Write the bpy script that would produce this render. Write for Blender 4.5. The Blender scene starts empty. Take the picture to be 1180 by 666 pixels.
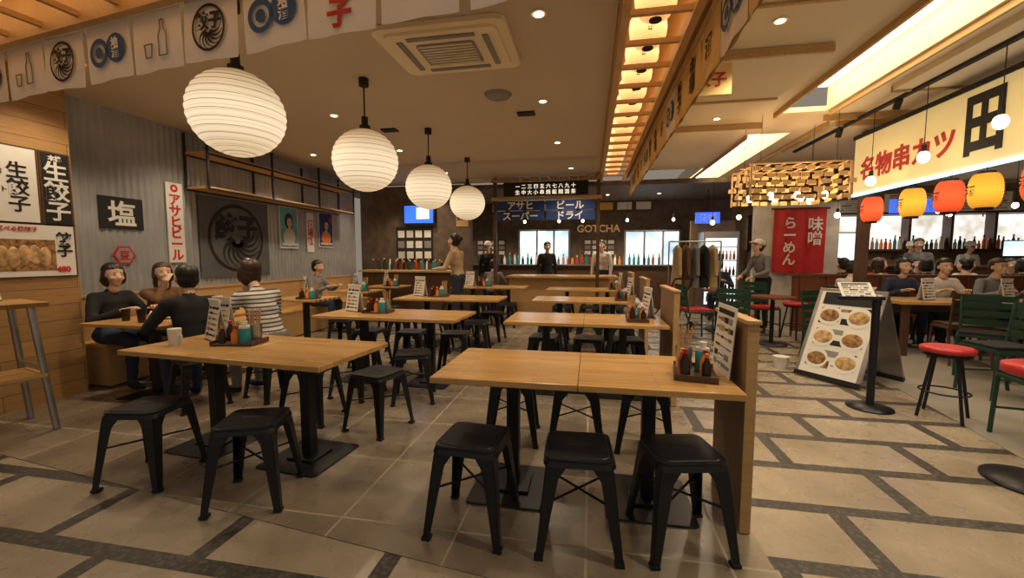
import bpy, bmesh, math, random
from mathutils import Vector, Matrix
random.seed(7)
D=bpy.data; S=bpy.context.scene
pi=math.pi
# ------------------------------------------------------------------ materials
def _nt(name):
    m=D.materials.new(name); m.use_nodes=True; nt=m.node_tree
    return m,nt,nt.nodes['Principled BSDF']
def _vec(nt,plane='xy',scale=(1,1,1)):
    tc=nt.nodes.new('ShaderNodeTexCoord'); sp=nt.nodes.new('ShaderNodeSeparateXYZ'); cb=nt.nodes.new('ShaderNodeCombineXYZ')
    nt.links.new(tc.outputs['Object'],sp.inputs[0])
    order={'xy':'XYZ','yz':'YZX','xz':'XZY','yx':'YXZ','zy':'ZYX','zx':'ZXY'}[plane]
    for i,c in enumerate(order): nt.links.new(sp.outputs[c],cb.inputs[i])
    mp=nt.nodes.new('ShaderNodeMapping'); mp.inputs['Scale'].default_value=scale
    nt.links.new(cb.outputs[0],mp.inputs[0]); return mp.outputs[0]
def _noise(nt,vec,scale,detail=4):
    n=nt.nodes.new('ShaderNodeTexNoise'); n.inputs['Scale'].default_value=scale; n.inputs['Detail'].default_value=detail
    nt.links.new(vec,n.inputs['Vector']); return n.outputs['Fac']
def _ramp(nt,fac,c1,c2,p1=.3,p2=.7):
    r=nt.nodes.new('ShaderNodeValToRGB'); e=r.color_ramp.elements
    e[0].position=p1; e[0].color=(*c1,1); e[1].position=p2; e[1].color=(*c2,1)
    nt.links.new(fac,r.inputs[0]); return r.outputs[0]
def _mix(nt,fac,a,b,mode='MIX'):
    x=nt.nodes.new('ShaderNodeMix'); x.data_type='RGBA'; x.blend_type=mode
    for s,v in ((x.inputs[0],fac),(x.inputs[6],a),(x.inputs[7],b)):
        if hasattr(v,'links'): nt.links.new(v,s)
        elif isinstance(v,(int,float)): s.default_value=v
        else: s.default_value=(*v,1)
    return x.outputs[2]
def _bump(nt,p,h,st,dist=.01):
    b=nt.nodes.new('ShaderNodeBump'); b.inputs['Strength'].default_value=st; b.inputs['Distance'].default_value=dist
    nt.links.new(h,b.inputs['Height']); nt.links.new(b.outputs[0],p.inputs['Normal'])
def mat(name,col,rough=.5,metal=0,emi=0,noise=.12,scale=6,bump=0,emc=None):
    m,nt,p=_nt(name)
    v=_vec(nt); f=_noise(nt,v,scale)
    c=_ramp(nt,f,tuple(x*(1-noise) for x in col),tuple(min(1,x*(1+noise)) for x in col))
    nt.links.new(c,p.inputs['Base Color'])
    p.inputs['Roughness'].default_value=rough; p.inputs['Metallic'].default_value=metal
    if emi:
        p.inputs['Emission Color'].default_value=(*(emc or col),1); p.inputs['Emission Strength'].default_value=emi
        if noise: nt.links.new(c,p.inputs['Emission Color'])
    if bump: _bump(nt,p,f,bump)
    return m
def wood(name,c1,c2,plane='xy',rough=.35,planks=None,grain=6):
    m,nt,p=_nt(name)
    v=_vec(nt,plane,(1,12,12)); f=_noise(nt,v,grain,6)
    c=_ramp(nt,f,c1,c2,.25,.75)
    if planks:
        vb=_vec(nt,plane); b=nt.nodes.new('ShaderNodeTexBrick'); nt.links.new(vb,b.inputs['Vector'])
        b.inputs['Scale'].default_value=1; b.inputs['Brick Width'].default_value=planks[0]; b.inputs['Row Height'].default_value=planks[1]
        b.inputs['Mortar Size'].default_value=planks[2]; b.inputs['Color1'].default_value=(1,1,1,1); b.inputs['Color2'].default_value=(.78,.76,.74,1)
        b.inputs['Mortar'].default_value=(.35,.32,.28,1); b.offset=.37
        c=_mix(nt,1.0,c,b.outputs['Color'],'MULTIPLY')
    nt.links.new(c,p.inputs['Base Color']); p.inputs['Roughness'].default_value=rough
    return m
def tiles(name,c1,c2,mort,bw,rh,ms,off,rough=.35,peb=True,bump=.4):
    m,nt,p=_nt(name); v=_vec(nt)
    b=nt.nodes.new('ShaderNodeTexBrick'); nt.links.new(v,b.inputs['Vector']); b.offset=off
    b.inputs['Scale'].default_value=1; b.inputs['Brick Width'].default_value=bw; b.inputs['Row Height'].default_value=rh
    b.inputs['Mortar Size'].default_value=ms; b.inputs['Mortar Smooth'].default_value=.05
    b.inputs['Color1'].default_value=(1,1,1,1); b.inputs['Color2'].default_value=(.84,.82,.80,1)
    b.inputs['Mortar'].default_value=(1,1,1,1)
    n1=_noise(nt,v,2.6,10); base=_ramp(nt,n1,c1,c2,.3,.7)
    base=_mix(nt,1.0,base,b.outputs['Color'],'MULTIPLY')
    if peb:
        vo=nt.nodes.new('ShaderNodeTexVoronoi'); vo.inputs['Scale'].default_value=42; nt.links.new(v,vo.inputs['Vector'])
        mc=_ramp(nt,vo.outputs['Distance'],tuple(min(1,x*2.4) for x in mort),tuple(x*.6 for x in mort),.1,.6)
    else: mc=mort
    c=_mix(nt,b.outputs['Fac'],base,mc)
    nt.links.new(c,p.inputs['Base Color'])
    n2=_noise(nt,v,7,6)
    mr=nt.nodes.new('ShaderNodeMapRange'); mr.inputs[3].default_value=rough-.10; mr.inputs[4].default_value=rough+.14
    nt.links.new(n2,mr.inputs[0])
    ad=nt.nodes.new('ShaderNodeMath'); ad.operation='MULTIPLY_ADD'; ad.inputs[1].default_value=.3; nt.links.new(b.outputs['Fac'],ad.inputs[0]); nt.links.new(mr.outputs[0],ad.inputs[2])
    nt.links.new(ad.outputs[0],p.inputs['Roughness'])
    iv=nt.nodes.new('ShaderNodeMath'); iv.operation='SUBTRACT'; iv.inputs[0].default_value=1; nt.links.new(b.outputs['Fac'],iv.inputs[1])
    _bump(nt,p,iv.outputs[0],bump,.004)
    p.inputs['Specular IOR Level'].default_value=.75
    return m
def _fr(nt,period):
    tc=nt.nodes.new('ShaderNodeTexCoord'); sp=nt.nodes.new('ShaderNodeSeparateXYZ'); nt.links.new(tc.outputs['Object'],sp.inputs[0])
    a=nt.nodes.new('ShaderNodeMath'); a.operation='MULTIPLY'; a.inputs[1].default_value=1/period; nt.links.new(sp.outputs[2],a.inputs[0])
    f=nt.nodes.new('ShaderNodeMath'); f.operation='FRACT'; nt.links.new(a.outputs[0],f.inputs[0]); return sp,f
def stripes(name,ca,cb,period,duty=.35):
    m,nt,p=_nt(name); sp,f=_fr(nt,period)
    g=nt.nodes.new('ShaderNodeMath'); g.operation='LESS_THAN'; g.inputs[1].default_value=duty; nt.links.new(f.outputs[0],g.inputs[0])
    nt.links.new(_mix(nt,g.outputs[0],ca,cb),p.inputs['Base Color']); p.inputs['Roughness'].default_value=.85
    return m
def paperlamp(name,col,st,period=.03,grad=None,base=.4,stops=None):
    m,nt,p=_nt(name); sp,f=_fr(nt,period)
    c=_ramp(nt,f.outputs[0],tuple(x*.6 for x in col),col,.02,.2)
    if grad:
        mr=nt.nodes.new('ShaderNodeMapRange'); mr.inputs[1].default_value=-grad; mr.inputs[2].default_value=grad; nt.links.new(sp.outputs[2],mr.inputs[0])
        st_=stops or ((0,(.62,.56,.46)),(.3,(1,.98,.95)),(.55,(.95,.92,.86)),(.8,(.58,.5,.4)),(1,(.30,.22,.15)))  # default ramp paints lantern shading into the glow: dim top, bright lower middle
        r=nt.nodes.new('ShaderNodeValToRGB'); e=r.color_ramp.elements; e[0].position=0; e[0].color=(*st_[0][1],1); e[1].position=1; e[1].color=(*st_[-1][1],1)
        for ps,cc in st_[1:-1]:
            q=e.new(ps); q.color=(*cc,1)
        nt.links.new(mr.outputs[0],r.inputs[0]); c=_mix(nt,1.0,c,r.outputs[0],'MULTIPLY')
    nt.links.new(c,p.inputs['Emission Color']); p.inputs['Emission Strength'].default_value=st
    p.inputs['Base Color'].default_value=(*[x*base for x in col],1); p.inputs['Roughness'].default_value=.8
    return m
M={}
M['black']=mat('black_powdercoat',(.010,.012,.017),.36,.2)
M['blackmatte']=mat('black_matte',(.012,.012,.013),.7)
M['rubber']=mat('rubber',(.01,.01,.01),.8)
M['table']=wood('table_wood',(.56,.31,.105),(.72,.44,.165),rough=.25,planks=(.6,.055,.0008))
M['woodlt']=wood('light_wood',(.48,.29,.12),(.60,.38,.17),rough=.45)
M['woodwall']=wood('wall_planks',(.38,.21,.08),(.52,.31,.13),'yz',.5,(1.6,.15,.003))
M['woodz']=wood('divider_wood',(.20,.12,.065),(.30,.19,.10),'zy',.45)
M['woodbeam']=wood('beam_wood',(.48,.30,.13),(.62,.41,.18),'yx',.5)
M['woodred']=wood('red_brown_wood',(.14,.045,.02),(.24,.08,.035),'xz',.4)
M['wooddark']=wood('dark_wood',(.06,.03,.015),(.11,.055,.03),'xz',.5)
M['steel']=mat('brushed_steel',(.45,.45,.46),.3,.9)
M['corr']=mat('corrugated_steel',(.38,.40,.42),.45,.25,noise=.2,scale=2)
M['ceil']=mat('ceiling_paint',(.58,.51,.41),.9,noise=.03,scale=1)
M['ceilr']=mat('ceiling_paint_warm',(.86,.77,.57),.85,noise=.03,scale=1)
M['white']=mat('white_paper',(.78,.77,.74),.8,noise=.03)
M['cloth']=mat('banner_cloth',(.92,.89,.82),.9,noise=.04)
M['ycloth']=mat('yellow_cloth',(.85,.62,.26),.9,noise=.08)
M['ink']=mat('ink_black',(.01,.01,.012),.7)
M['inkblue']=mat('ink_blue',(.03,.10,.25),.7)
M['red']=mat('red_paint',(.55,.02,.02),.5)
M['redseat']=mat('red_vinyl',(.5,.03,.03),.35)
M['green']=mat('green_paint',(.01,.05,.03),.45)
M['orange']=mat('orange',(.8,.25,.03),.4)
M['teal']=mat('teal_plastic',(.02,.25,.28),.3)
M['soy']=mat('soy_sauce_bottle',(.03,.012,.006),.15)
M['chili']=mat('chili_oil',(.45,.06,.01),.2)
M['yel']=mat('yellow_print',(.75,.5,.1),.6)
M['food']=mat('gyoza_photo_print',(.30,.16,.06),.5,noise=.8,scale=25)
M['gyoza']=mat('gyoza_skin_print',(.52,.33,.15),.5,noise=.55,scale=18)
M['navy']=mat('navy_cloth',(.02,.06,.24),.8)
M['greyp']=mat('grey_print',(.25,.25,.25),.7)
M['skinp']=mat('portrait_skin_print',(.7,.45,.3),.6)
M['cyanp']=mat('poster_cyan',(.1,.40,.45),.6)
M['glow']=mat('lamp_glow',(1,.82,.56),.5,0,9,noise=0)
M['led']=mat('led_warm',(1,.84,.56),.5,0,4.2,noise=0)
M['ledb']=mat('led_blue_white',(.35,.7,1),.5,0,3.0,noise=0)
M['blueneon']=mat('blue_neon',(.03,.12,.9),.5,0,1.4,noise=0)
M['glyph']=mat('lit_letters',(1,.88,.66),.5,0,1.0,noise=0)
M['gotcha']=mat('lit_letters_amber',(.6,.36,.15),.5,0,.25,noise=0)
M['day']=mat('daylight_view',(.55,.78,1),.5,0,1.6,noise=.5,scale=2.2)
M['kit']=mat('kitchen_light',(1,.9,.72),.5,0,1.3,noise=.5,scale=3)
M['fridge']=mat('fridge_light',(.8,.92,1),.5,0,1.3,noise=.2,scale=3)
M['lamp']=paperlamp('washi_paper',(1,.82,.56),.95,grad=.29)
LS=((0,(.5,.38,.3)),(.25,(.85,.75,.6)),(.5,(1.0,1.0,1.0)),(.75,(.85,.72,.6)),(1,(.45,.35,.3)))  # small lantern stops: bright middle and shaded ends painted into the emission
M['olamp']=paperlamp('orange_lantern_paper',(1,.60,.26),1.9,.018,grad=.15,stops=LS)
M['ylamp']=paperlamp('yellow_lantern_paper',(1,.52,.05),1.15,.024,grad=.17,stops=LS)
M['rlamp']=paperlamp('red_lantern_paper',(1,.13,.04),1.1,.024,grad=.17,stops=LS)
M['signy']=mat('sign_yellow',(.84,.70,.34),.5,0,.30,noise=.05,scale=2)
M['darkwall']=mat('dark_wall',(.12,.085,.06),.6,noise=.3)
M['brownwall']=mat('brown_wall',(.24,.165,.10),.8,noise=.2)
M['conc']=mat('polished_concrete',(.36,.33,.29),.22,noise=.12,scale=1.5)
M['tile']=tiles('stone_tile_pebble',(.30,.25,.185),(.44,.375,.29),(.045,.040,.034),.86,.48,.044,.5,rough=.26)
M['tile2']=tiles('dining_tile',(.18,.145,.108),(.34,.285,.215),(.42,.36,.28),.62,.62,.006,.0,.27,False,.1)
M['skin']=mat('skin',(.70,.45,.32),.55,noise=.05)
M['hairb']=mat('hair_black',(.012,.01,.009),.45)
M['hairbr']=mat('hair_brown',(.05,.022,.012),.45)
M['eyew']=mat('eye_white',(.7,.68,.65),.3)
M['lips']=mat('lips',(.5,.18,.14),.5)
M['cblack']=mat('fabric_black',(.015,.015,.018),.9)
M['cgrey']=mat('fabric_grey',(.2,.2,.21),.9)
M['cbeige']=mat('fabric_beige',(.5,.38,.24),.9)
M['cwhite']=mat('fabric_white',(.65,.62,.57),.9)
M['cred']=mat('fabric_red',(.3,.03,.03),.9)
M['cnavy']=mat('fabric_navy',(.03,.04,.08),.9)
M['cbrown']=mat('fabric_brown',(.16,.08,.035),.9)
M['stripe']=stripes('striped_shirt',(.66,.63,.58),(.06,.06,.09),.036,.36)
M['slate']=mat('slate_panel',(.10,.105,.11),.6,noise=.15)
M['rib']=mat('lantern_rib',(.55,.38,.2),.7)
gm,gnt,gp=_nt('clear_glass'); gp.inputs['Transmission Weight'].default_value=1; gp.inputs['Roughness'].default_value=.02; gp.inputs['IOR'].default_value=1.1; gp.inputs['Base Color'].default_value=(.9,.95,.95,1)
M['glass']=gm
# ------------------------------------------------------------------ mesh builder
class MB:
    def __init__(s): s.v=[];s.f=[];s.m=[];s.s=[];s.mats=[]
    def mi(s,m):
        m=M[m] if isinstance(m,str) else m
        if m not in s.mats: s.mats.append(m)
        return s.mats.index(m)
    def add(s,vs,fs,m,X=None,smooth=False):
        o=len(s.v); i=s.mi(m)
        for p in vs:
            p=Vector(p); s.v.append(X@p if X else p)
        for f in fs: s.f.append([o+k for k in f]); s.m.append(i); s.s.append(smooth)
    def box(s,c,sz,m,rz=0,X=None):
        a,b,d=[x/2 for x in sz]
        vs=[(x,y,z) for z in(-d,d) for y in(-b,b) for x in(-a,a)]
        fs=[(0,2,3,1),(4,5,7,6),(0,1,5,4),(2,6,7,3),(0,4,6,2),(1,3,7,5)]
        T=Matrix.Translation(c)@Matrix.Rotation(rz,4,'Z')
        s.add(vs,fs,m,(X@T) if X else T)
    def prism(s,poly,z0,z1,m,X=None,k=1.0):
        n=len(poly); vs=[(x,y,z0) for x,y in poly]+[(x*k,y*k,z1) for x,y in poly]
        fs=[tuple(range(n))[::-1],tuple(range(n,2*n))]+[(i,(i+1)%n,n+(i+1)%n,n+i) for i in range(n)]
        s.add(vs,fs,m,X)
    def hull8(s,a,b,m,X=None):
        fs=[(3,2,1,0),(4,5,6,7)]+[(i,(i+1)%4,4+(i+1)%4,4+i) for i in range(4)]
        s.add(list(a)+list(b),fs,m,X)
    def cyl(s,a,b,r1,m,r2=None,n=14,X=None,smooth=True):
        a=Vector(a);b=Vector(b); r2=r1 if r2 is None else r2
        q=(b-a).to_track_quat('Z','Y'); L=(b-a).length
        vs=[];
        for z,r in((0,r1),(L,r2)):
            for i in range(n): t=2*pi*i/n; vs.append(a+q@Vector((r*math.cos(t),r*math.sin(t),z)))
        s.add(vs,[(i,(i+1)%n,n+(i+1)%n,n+i) for i in range(n)],m,X,smooth)
        s.add(vs[:n],[tuple(range(n))[::-1]],m,X); s.add(vs[n:],[tuple(range(n))],m,X)
    def loft(s,secs,m,c=(0,0,0),n=20,X=None,smooth=True,caps=True):
        vs=[]
        for q in secs:
            dx,dy=(q[3],q[4]) if len(q)>3 else (0,0)
            for i in range(n): t=2*pi*i/n; vs.append((c[0]+dx+q[1]*math.cos(t),c[1]+dy+q[2]*math.sin(t),c[2]+q[0]))
        k=len(secs); fs=[(j*n+i,j*n+(i+1)%n,(j+1)*n+(i+1)%n,(j+1)*n+i) for j in range(k-1) for i in range(n)]
        s.add(vs,fs,m,X,smooth)
        if caps: s.add(vs[:n],[tuple(range(n))[::-1]],m,X); s.add(vs[-n:],[tuple(range(n))],m,X)
    def ell(s,c,r,m,X=None,nu=14,nv=9):
        vs=[];
        for j in range(1,nv):
            p=pi*j/nv
            for i in range(nu): t=2*pi*i/nu; vs.append((c[0]+r[0]*math.sin(p)*math.cos(t),c[1]+r[1]*math.sin(p)*math.sin(t),c[2]-r[2]*math.cos(p)))
        a=len(vs); vs+= [(c[0],c[1],c[2]-r[2]),(c[0],c[1],c[2]+r[2])]
        fs=[(j*nu+i,j*nu+(i+1)%nu,(j+1)*nu+(i+1)%nu,(j+1)*nu+i) for j in range(nv-2) for i in range(nu)]
        fs+=[(a,(i+1)%nu,i) for i in range(nu)]+[(a+1,(nv-2)*nu+i,(nv-2)*nu+(i+1)%nu) for i in range(nu)]
        s.add(vs,fs,m,X,True)
    def caps(s,a,b,ra,rb,m,X=None,n=12):
        s.cyl(a,b,ra,m,rb,n,X); s.ell(a,(ra,)*3,m,X,n,8); s.ell(b,(rb,)*3,m,X,n,8)
    def tube(s,pts,r,m,n=8,X=None):
        for a,b in zip(pts,pts[1:]): s.cyl(a,b,r,m,None,n,X)
        for p in pts[1:-1]: s.ell(p,(r,)*3,m,X,n,6)
    def ring(s,c,r0,r1,m,X,n=40,z=0):
        vs=[(c[0]+r*math.cos(2*pi*i/n),c[1]+r*math.sin(2*pi*i/n),z) for r in(r0,r1) for i in range(n)]
        s.add(vs,[(i,(i+1)%n,n+(i+1)%n,n+i) for i in range(n)],m,X)
    def text(s,t,size,m,X,off=0,ext=.001,line=1.0,cx=1.0):
        cu=D.curves.new('t','FONT'); cu.body=t; cu.size=size; cu.align_x='CENTER'; cu.align_y='CENTER'
        cu.extrude=ext; cu.offset=off; cu.space_line=line; cu.resolution_u=3
        o=D.objects.new('t',cu); S.collection.objects.link(o)
        dg=bpy.context.evaluated_depsgraph_get(); oe=o.evaluated_get(dg); me=oe.to_mesh()
        vs=[v.co.copy() for v in me.vertices]; fs=[tuple(p.vertices) for p in me.polygons]
        for v in vs: v.x*=cx
        if vs:
            my=(min(v.y for v in vs)+max(v.y for v in vs))/2; mx=(min(v.x for v in vs)+max(v.x for v in vs))/2
            for v in vs: v.y-=my; v.x-=mx
        oe.to_mesh_clear(); D.objects.remove(o); D.curves.remove(cu)
        s.add(vs,fs,m,X)
    def mesh(s,name):
        me=D.meshes.new(name); me.from_pydata([tuple(v) for v in s.v],[],s.f)
        for m in s.mats: me.materials.append(m)
        me.polygons.foreach_set('material_index',s.m); me.polygons.foreach_set('use_smooth',s.s)
        me.update(); return me
    def obj(s,name,loc=(0,0,0),rz=0,bevel=0,sc=None):
        return put(s.mesh(name),name,loc,rz,bevel,sc)
def put(me,name,loc=(0,0,0),rz=0,bevel=0,sc=None):
    o=D.objects.new(name,me); S.collection.objects.link(o); o.location=loc; o.rotation_euler=(0,0,rz)
    if sc: o.scale=sc
    if bevel:
        b=o.modifiers.new('bevel','BEVEL'); b.width=bevel; b.segments=2; b.limit_method='ANGLE'
    return o
def poly(name,pts,z,m,th=.02):
    b=MB(); b.prism(pts,z-th,z,m); return b.obj(name)
def TX(loc,rx=0,rz=0): return Matrix.Translation(loc)@Matrix.Rotation(rz,4,'Z')@Matrix.Rotation(rx,4,'X')
def face(loc,side): return TX(loc,pi/2,{'s':0,'e':pi/2,'w':-pi/2}[side])
FZ=.004
# ------------------------------------------------------------------ room shell
poly('floor',[(-7,-2),(14,-2),(14,14),(-7,14)],0,'tile',.05)
poly('floor_dining',[(-5.3,2.23),(.8,1.45),(.8,12.2),(-5.3,12.2)],FZ,'tile2',.003)
poly('floor_concrete',[(2.75,2.6),(2.75,0),(14,0),(14,12.4),(3.3,12.4),(3.3,6)],FZ,'conc',.003)
b=MB(); b.box((-5.05,1.1,1.5),(.3,4.24,3.0),'woodwall'); b.obj('wall_left_wood')
b=MB(); n=720; vs=[];y0=3.18;y1=8.8
for i in range(n+1):
    y=y0+(y1-y0)*i/n; x=-5.3+.009*math.sin(2*pi*y/.078)
    vs+=[(x,y,0),(x,y,3.0)]
b.add(vs,[(2*i,2*i+2,2*i+3,2*i+1) for i in range(n)],'corr',None,True); b.box((-5.36,6,1.5),(.08,5.64,3.0),'corr'); b.obj('wall_left_corrugated')
b=MB(); b.box((-4.0,9.2,1.45),(2.7,.15,3.0),'darkwall'); b.obj('wall_kitchen')
b=MB()
for x0,x1,z0,z1 in((-6,-2.05,0,3),(-2.05,-.6,0,1.1),(-2.05,-.6,2.1,3),(-.6,.95,0,3),(.95,2.4,0,1.0),(.95,2.4,2.05,3),(2.4,3.7,0,3.4)):
    b.box(((x0+x1)/2,12.2,(z0+z1)/2),(x1-x0,.15,z1-z0),'darkwall')
b.obj('wall_back')
b=MB(); b.box((8.9,12.6,1.7),(10.4,.15,3.4),'brownwall'); b.obj('wall_back_right')
b=MB(); b.box((12,6,1.7),(.15,13,3.4),'brownwall'); b.obj('wall_right')
for k,(x0,x1,z0,z1) in enumerate(((-2.05,-.6,1.1,2.1),(.95,2.4,1.0,2.05))):
    b=MB(); cx=(x0+x1)/2; cz=(z0+z1)/2
    b.box((cx,12.22,cz),(x1-x0,.01,z1-z0),'day')
    for x in(x0,x0+(x1-x0)*.36,x0+(x1-x0)*.7,x1): b.box((x,12.12,cz),(.05,.06,z1-z0),'steel')
    for z in(z0,z1): b.box((cx,12.12,z),(x1-x0,.06,.05),'steel')
    b.obj('window_%d'%(k+1))
# ceilings
poly('ceiling_dining',[(-5.5,2.62),(.16,1.88),(.16,9.3),(-5.5,9.3)],3.06,'ceil',.06)
poly('ceiling_kitchen',[(-6,9.3),(3.7,9.3),(3.7,12.3),(-6,12.3)],2.96,'darkwall',.1)
b=MB()
for x0,x1,y0,y1 in((.70,2.3,-1,9.3),(2.85,12,-1,12.6),(2.3,2.85,5.95,6.9),(2.3,2.85,-1,1.2)):
    b.box(((x0+x1)/2,(y0+y1)/2,3.18),(x1-x0,y1-y0,.06),'ceilr')
for y0,y1 in((1.2,5.95),(6.9,12)):
    ym=(y0+y1)/2; L=y1-y0
    b.box((2.575,ym,3.45),(.62,L,.03),'ceilr'); b.box((2.28,ym,3.32),(.03,L,.26),'ceilr'); b.box((2.87,ym,3.32),(.03,L,.26),'ceilr')
for x0,x1,y0,y1 in((.85,2.1,2.0,3.3),(.85,2.0,4.1,5.2),(3.1,6.5,3.4,5.2),(3.2,7.5,6.4,8.0)):
    b.box(((x0+x1)/2,(y0+y1)/2,3.12),(x1-x0,y1-y0,.06),'ceilr')
b.obj('ceiling_arcade')
b=MB()
for y0,y1 in((1.2,5.95),(6.9,12)):
    b.box((2.34,(y0+y1)/2,3.25),(.06,y1-y0-.1,.04),'led'); b.box((2.575,(y0+y1)/2,3.425),(.5,y1-y0-.1,.01),'led')
b.obj('cove_light_strip')
k=1
for (x0,x1,y) in((.85,2.1,3.3),(.85,2.1,2.0),(.85,2.0,4.1),(.85,2.0,5.2),(2.9,4.6,6.1),(.9,2.25,6.3),(3.1,6.5,3.4),(3.1,6.5,5.2),(3.2,7.5,6.4)):
    b=MB(); b.box(((x0+x1)/2,y,3.105),(x1-x0,.03,.07),'woodbeam'); b.obj('trim_%d'%k); k+=1
for (x,y0,y1) in((2.27,1.2,5.95),(2.9,1.2,5.95),(2.27,6.9,12),(3.1,6.4,12)):
    b=MB(); b.box((x,(y0+y1)/2,3.12),(.03,y1-y0,.06),'woodbeam'); b.obj('trim_%d'%k); k+=1
b=MB()
def rsq(w,d,r,n=5):
    p=[]
    for cx,cy,a in((w/2-r,d/2-r,0),(-w/2+r,d/2-r,pi/2),(-w/2+r,-d/2+r,pi),(w/2-r,-d/2+r,1.5*pi)):
        for i in range(n+1): t=a+pi/2*i/n; p.append((cx+r*math.cos(t),cy+r*math.sin(t)))
    return p
b.prism(rsq(1.0,.76,.08),-.035,0,'ceilr'); b.prism(rsq(.86,.64,.06),-.055,-.035,'ceilr')
b.prism(rsq(.46,.34,.03),-.062,-.055,'greyp')
for i in range(8): b.box((0,-.145+i*.041,-.066),(.42,.012,.008),'ceilr')
for sx in(-1,1):
    b.box((sx*.33,0,-.058),(.045,.46,.01),'greyp'); b.box((0,sx*.25,-.058),(.52,.04,.01),'greyp')
b.obj('air_conditioner',(-1.10,3.27,2.998))
b=MB(); b.box((0,0,-.01),(.2,.12,.02),'blackmatte'); vm=b.mesh('v')
put(vm,'ceiling_vent',(-.75,4.9,3.0)); put(vm,'ceiling_vent',(-2.6,5.2,3.0))
b=MB(); b.prism([(.12*math.cos(i*pi/10),.12*math.sin(i*pi/10)) for i in range(20)],-.03,0,'greyp',k=1.2); b.obj('ceiling_speaker',(-.95,4.3,3.0))
b=MB(); b.cyl((0,0,-.012),(0,0,0),.055,'ceilr'); b.cyl((0,0,-.016),(0,0,-.012),.034,'glow'); dlm=b.mesh('downlight')
def down(x,y,z,P=60,col=(1,.78,.52),ang=2.2):
    o=put(dlm,'downlight',(x,y,z)); l=D.lights.new('spot','SPOT'); l.energy=P; l.color=col; l.spot_size=ang; l.spot_blend=.6; l.shadow_soft_size=.06
    lo=D.objects.new('bulb',l); S.collection.objects.link(lo); lo.parent=o; lo.location=(0,0,-.03)
for y in(2.95,4.55,6.2,8.0):
    for x in(-4.4,-2.9,-.45): down(x+.1*math.sin(y*5),y,3.0,68)
for x,y,z in((1.4,1.6,3.15),(1.4,3.65,3.15),(1.6,6.0,3.15),(3.5,2.6,3.15),(4.2,5.7,3.15),(5.5,8.3,3.15),(4.6,10,3.15),(7.5,9.5,3.15),(6.5,11,3.15),(9,8,3.15)): down(x,y,z,98,(1,.81,.57))
for x in(-3.2,-1.2,.4,1.6): down(x,10.6,2.86,130)  # back row of downlights added at high power to brighten the dark kitchen
down(-3.6,8.6,3.0,60)
def small_lantern_row(name,pts,zc=3.13,r=.145):
    b=MB()
    for x,y in pts:
        T=Matrix.Translation((x,y,0))
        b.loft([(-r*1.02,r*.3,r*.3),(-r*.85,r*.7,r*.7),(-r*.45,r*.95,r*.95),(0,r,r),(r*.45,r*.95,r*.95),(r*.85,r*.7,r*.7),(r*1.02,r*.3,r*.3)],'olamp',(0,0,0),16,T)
        b.cyl((0,0,r*1.0),(0,0,r*1.15),r*.42,'blackmatte',None,12,T); b.cyl((0,0,-r*1.08),(0,0,-r*1.0),r*.3,'blackmatte',None,12,T)
        b.cyl((0,0,.14),(0,0,.36),.006,'ink',None,6,T); b.ell((0,-.105,-.055),(.038,.035,.035),'red',T,10,6)
    b.obj(name,(0,0,zc))
b=MB()
for x in(.20,.64): b.box((x,5.3,2.93),(.05,7.2,.12),'woodbeam')
y=1.75
while y<8.9: b.box((.42,y,2.93),(.40,.035,.035),'woodbeam'); y+=.40
for x in(.18,.68): b.box((x,5.3,3.25),(.03,7.2,.5),'woodbeam')
b.box((.43,5.3,3.51),(.55,7.2,.03),'woodbeam'); b.obj('lantern_trellis')
pts=[];y=1.95
while y<8.9: pts.append((.42,y)); y+=.40
small_lantern_row('lantern_string',pts)
ang=math.atan2(2.55-1.93,-4.9+.2)+pi
Xb=Matrix.Translation((-5.0,2.56,0))@Matrix.Rotation(ang,4,'Z')
b=MB()
for yy in(-.03,-.55): b.box((2.5,yy,2.93),(5.0,.05,.12),'woodbeam',X=Xb)
for i in range(13): b.box((.1+i*.40,-.29,2.93),(.035,.5,.035),'woodbeam',X=Xb)
for yy in(-.02,-.58): b.box((2.5,yy,3.25),(5.0,.03,.5),'woodbeam',X=Xb)
b.box((2.5,-.3,3.51),(5.0,.6,.03),'woodbeam',X=Xb); b.obj('lantern_trellis')
small_lantern_row('lantern_string',[tuple((Xb@Vector((.3+i*.40,-.29,0)))[:2]) for i in range(12)])
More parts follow.
